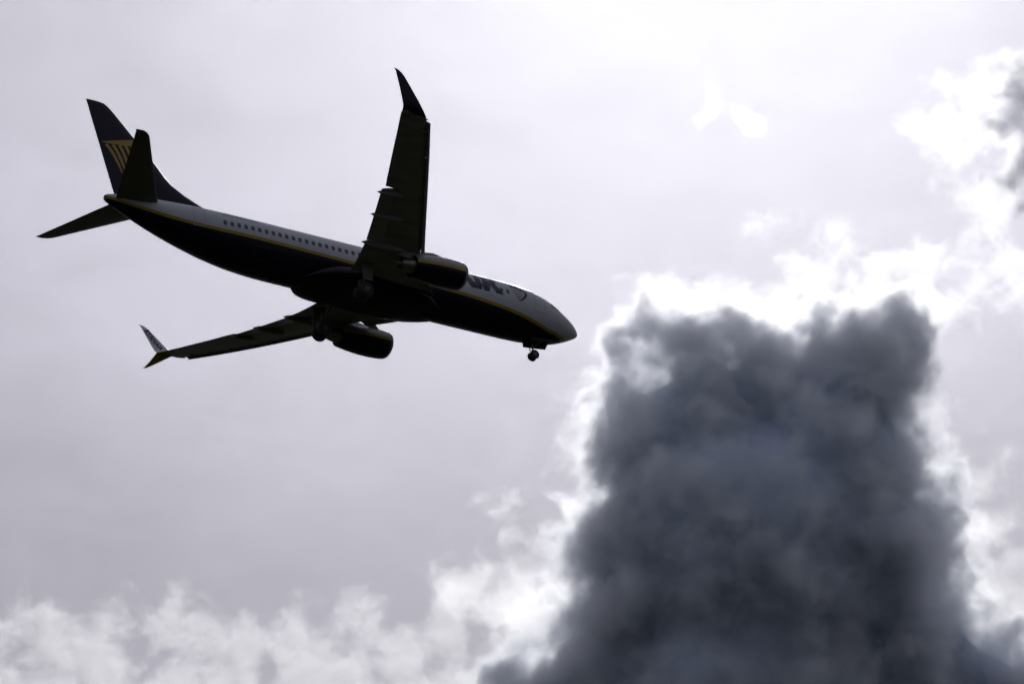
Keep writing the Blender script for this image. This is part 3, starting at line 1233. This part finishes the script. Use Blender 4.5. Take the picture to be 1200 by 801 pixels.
TU, TV = 890, 600
tower = cloud('huge dark grey towering cloud with bright white rims, right of the airliner', TU, TV, 4000)
LOBES = [(880, 640, 0, 200), (965, 530, 0, 128), (800, 520, 0, 112), (766, 378, -10, 36), (806, 380, 0, 52), (852, 398, 10, 50), (900, 460, 0, 82), (830, 470, 0, 84),
         (958, 420, 0, 64), (1012, 404, 0, 62), (1056, 384, -10, 48), (1096, 368, 0, 24), (1040, 432, 0, 54), (985, 470, 0, 95), (750, 415, 5, 48), (762, 438, -10, 52), (720, 800, 0, 95), (740, 475, 0, 60), (728, 560, 0, 62), (720, 640, 0, 64), (708, 715, 0, 64),
         (985, 650, 0, 148), (760, 680, 0, 98), (725, 790, 0, 85), (1060, 780, 0, 120), (1145, 800, 0, 80), (1205, 822, 0, 80), (1120, 745, 0, 66), (1090, 600, 0, 56), (880, 820, 0, 200),
         (660, 800, 0, 70), (600, 820, 0, 60), (550, 845, 0, 50), (668, 740, 0, 42)]
TL = lob(LOBES, TU, TV)
VAP = vapour('cloud_vapour', (0.945, 0.968, 1.0), 0.105, 0.54)
cloud_volume('vapour', VAP, TL, tower, voxel=2.2, soft=58, fine=(96, 66, 7, 0.67, 46), blend=42, seed=3, pad=45, deep=0.7)
# the thin frayed skin that catches the sun from behind
EDGE = lob([(768, 386, 10, 48), (812, 386, 10, 58), (860, 402, 20, 54), (905, 420, 20, 62), (958, 412, 10, 66), (1012, 398, 10, 64), (1056, 382, 10, 50),
            (1090, 380, 10, 30), (1085, 440, 10, 30), (726, 425, 10, 36), (698, 478, 10, 32), (688, 535, 10, 34), (676, 590, 10, 30), (668, 640, 10, 30), (652, 695, 10, 32),
            (1108, 510, 10, 26), (1130, 570, 10, 26), (1146, 630, 10, 28), (1140, 690, 10, 32), (1190, 750, 10, 32)], TU, TV)
RIM = [(x, y + 6, z, r + 10) for x, y, z, r in TL if r < 120 or x > 90]
cloud_volume('bright_rim', vapour('rim_vapour', (0.985, 0.99, 0.995), 0.012, 0.79), RIM, tower, voxel=2.2, soft=44,
             fine=(112, 66, 7, 0.71, 46), blend=42, seed=3, pad=45, deep=0.7)
cloud_volume('lit_fringe', vapour('fringe_vapour', (0.985, 0.99, 0.995), 0.008, 0.79), EDGE, tower, voxel=1.8, soft=46, fine=(115, 40, 7, 0.72, 44), blend=14, seed=8, pad=30)
opaque_core(TL, 38, slate('core_slate', (0.46, 0.53, 0.67)), tower)  # added opaque core; its slate colour carries the tower's shaded tone

# bright broken cloud behind the tower's right shoulder, up to the frame's right edge
THIN = vapour('thin_vapour', (0.985, 0.985, 0.99), 0.014, 0.74)
MID = vapour('white_vapour', (0.98, 0.985, 0.99), 0.018, 0.71)
FAINT = vapour('faint_vapour', (0.98, 0.985, 0.995), 0.015, 0.66)
RU, RV = 1060, 250
rag = cloud('ragged brilliant white cloud rising behind the right top of the dark tower', RU, RV, 4600)
RL = lob([(905, 262, 0, 26), (935, 282, 0, 34), (950, 320, 0, 40), (975, 300, 0, 30), (1000, 330, 0, 44), (1045, 312, 0, 40), (1090, 298, 0, 40), (1130, 280, 0, 36), (1165, 248, 0, 42),
          (1130, 225, 0, 34), (1110, 185, 0, 40), (1100, 140, 0, 38), (1118, 95, 0, 32), (1150, 110, 0, 46), (1165, 160, 0, 50), (1205, 190, 0, 60), (1060, 350, 0, 60), (1130, 330, 0, 46),
          (1190, 320, 0, 55), (1210, 110, 0, 56), (910, 360, 0, 46), (960, 230, 0, 16)], RU, RV)
cloud_volume('vapour', MID, RL, rag, voxel=2.0, soft=60, fine=(130, 52, 7, 0.71, 50), blend=18, seed=11, pad=40)

cloud_volume('shadowed_heart', vapour('grey_vapour', (0.95, 0.965, 1.0), 0.075, 0.55), lob([(1184, 150, -70, 44), (1212, 190, -70, 60), (1204, 124, -70, 42)], RU, RV), rag, voxel=2.2,
             soft=45, fine=(90, 60, 7, 0.66, 45), blend=18, seed=13, pad=40)

# thin cloud down the tower's right flank
FU, FV = 1150, 600
fl = cloud('pale thin cloud hugging the lower right flank of the dark tower', FU, FV, 4500)
FL = lob([(1095, 420, 0, 24), (1110, 500, 0, 34), (1140, 560, 0, 38), (1165, 620, 0, 44), (1150, 690, 0, 44), (1190, 720, 0, 44), (1130, 640, 0, 36), (1210, 660, 0, 44)], FU, FV)
cloud_volume('vapour', FAINT, FL, fl, voxel=2.2, soft=60, fine=(120, 55, 7, 0.68, 50), blend=18, seed=21, pad=40)

# low bank along the bottom left
BU, BV = 300, 760
bank = cloud('low bank of fluffy white cloud left of the dark tower, below the airliner', BU, BV, 5200)
BL = lob([(10, 770, 0, 60), (70, 750, 0, 56), (120, 790, 0, 70), (180, 740, 0, 50), (230, 720, 0, 44), (270, 760, 0, 62), (350, 765, 0, 52), (420, 760, 0, 56),
          (480, 775, 0, 54), (530, 740, 0, 52), (580, 730, 0, 44), (620, 720, 0, 40), (655, 700, 0, 30), (60, 830, 0, 70), (220, 830, 0, 80), (380, 830, 0, 80), (520, 820, 0, 70), (-30, 800, 0, 70)], BU, BV)
cloud_volume('vapour', FAINT, BL, bank, voxel=2.2, soft=58, fine=(150, 58, 7, 0.71, 55), blend=22, seed=31, pad=45)

# small scraps
sc1 = cloud('small white scrap of cloud alone above the dark tower', 848, 133, 4600, name='cloud_scrap')
cloud_volume('vapour', THIN, lob([(825, 122, 0, 20), (845, 130, 0, 24), (870, 135, 0, 20), (890, 142, 0, 12)], 848, 133), sc1, voxel=1.6, soft=30, fine=(70, 36, 6, 0.66, 28), blend=10, seed=41, pad=25)
sc2 = cloud('faint upright wisp between the low cloud bank and the dark tower', 575, 630, 4900, name='cloud_wisp')
cloud_volume('vapour', MID, lob([(568, 580, 0, 22), (572, 610, 0, 26), (590, 640, 0, 34), (560, 650, 0, 34), (600, 680, 0, 42), (548, 690, 0, 40), (575, 710, 0, 44)], 575, 630), sc2, voxel=2.0, soft=52, fine=(105, 50, 6, 0.70, 46), blend=14, seed=51, pad=30)
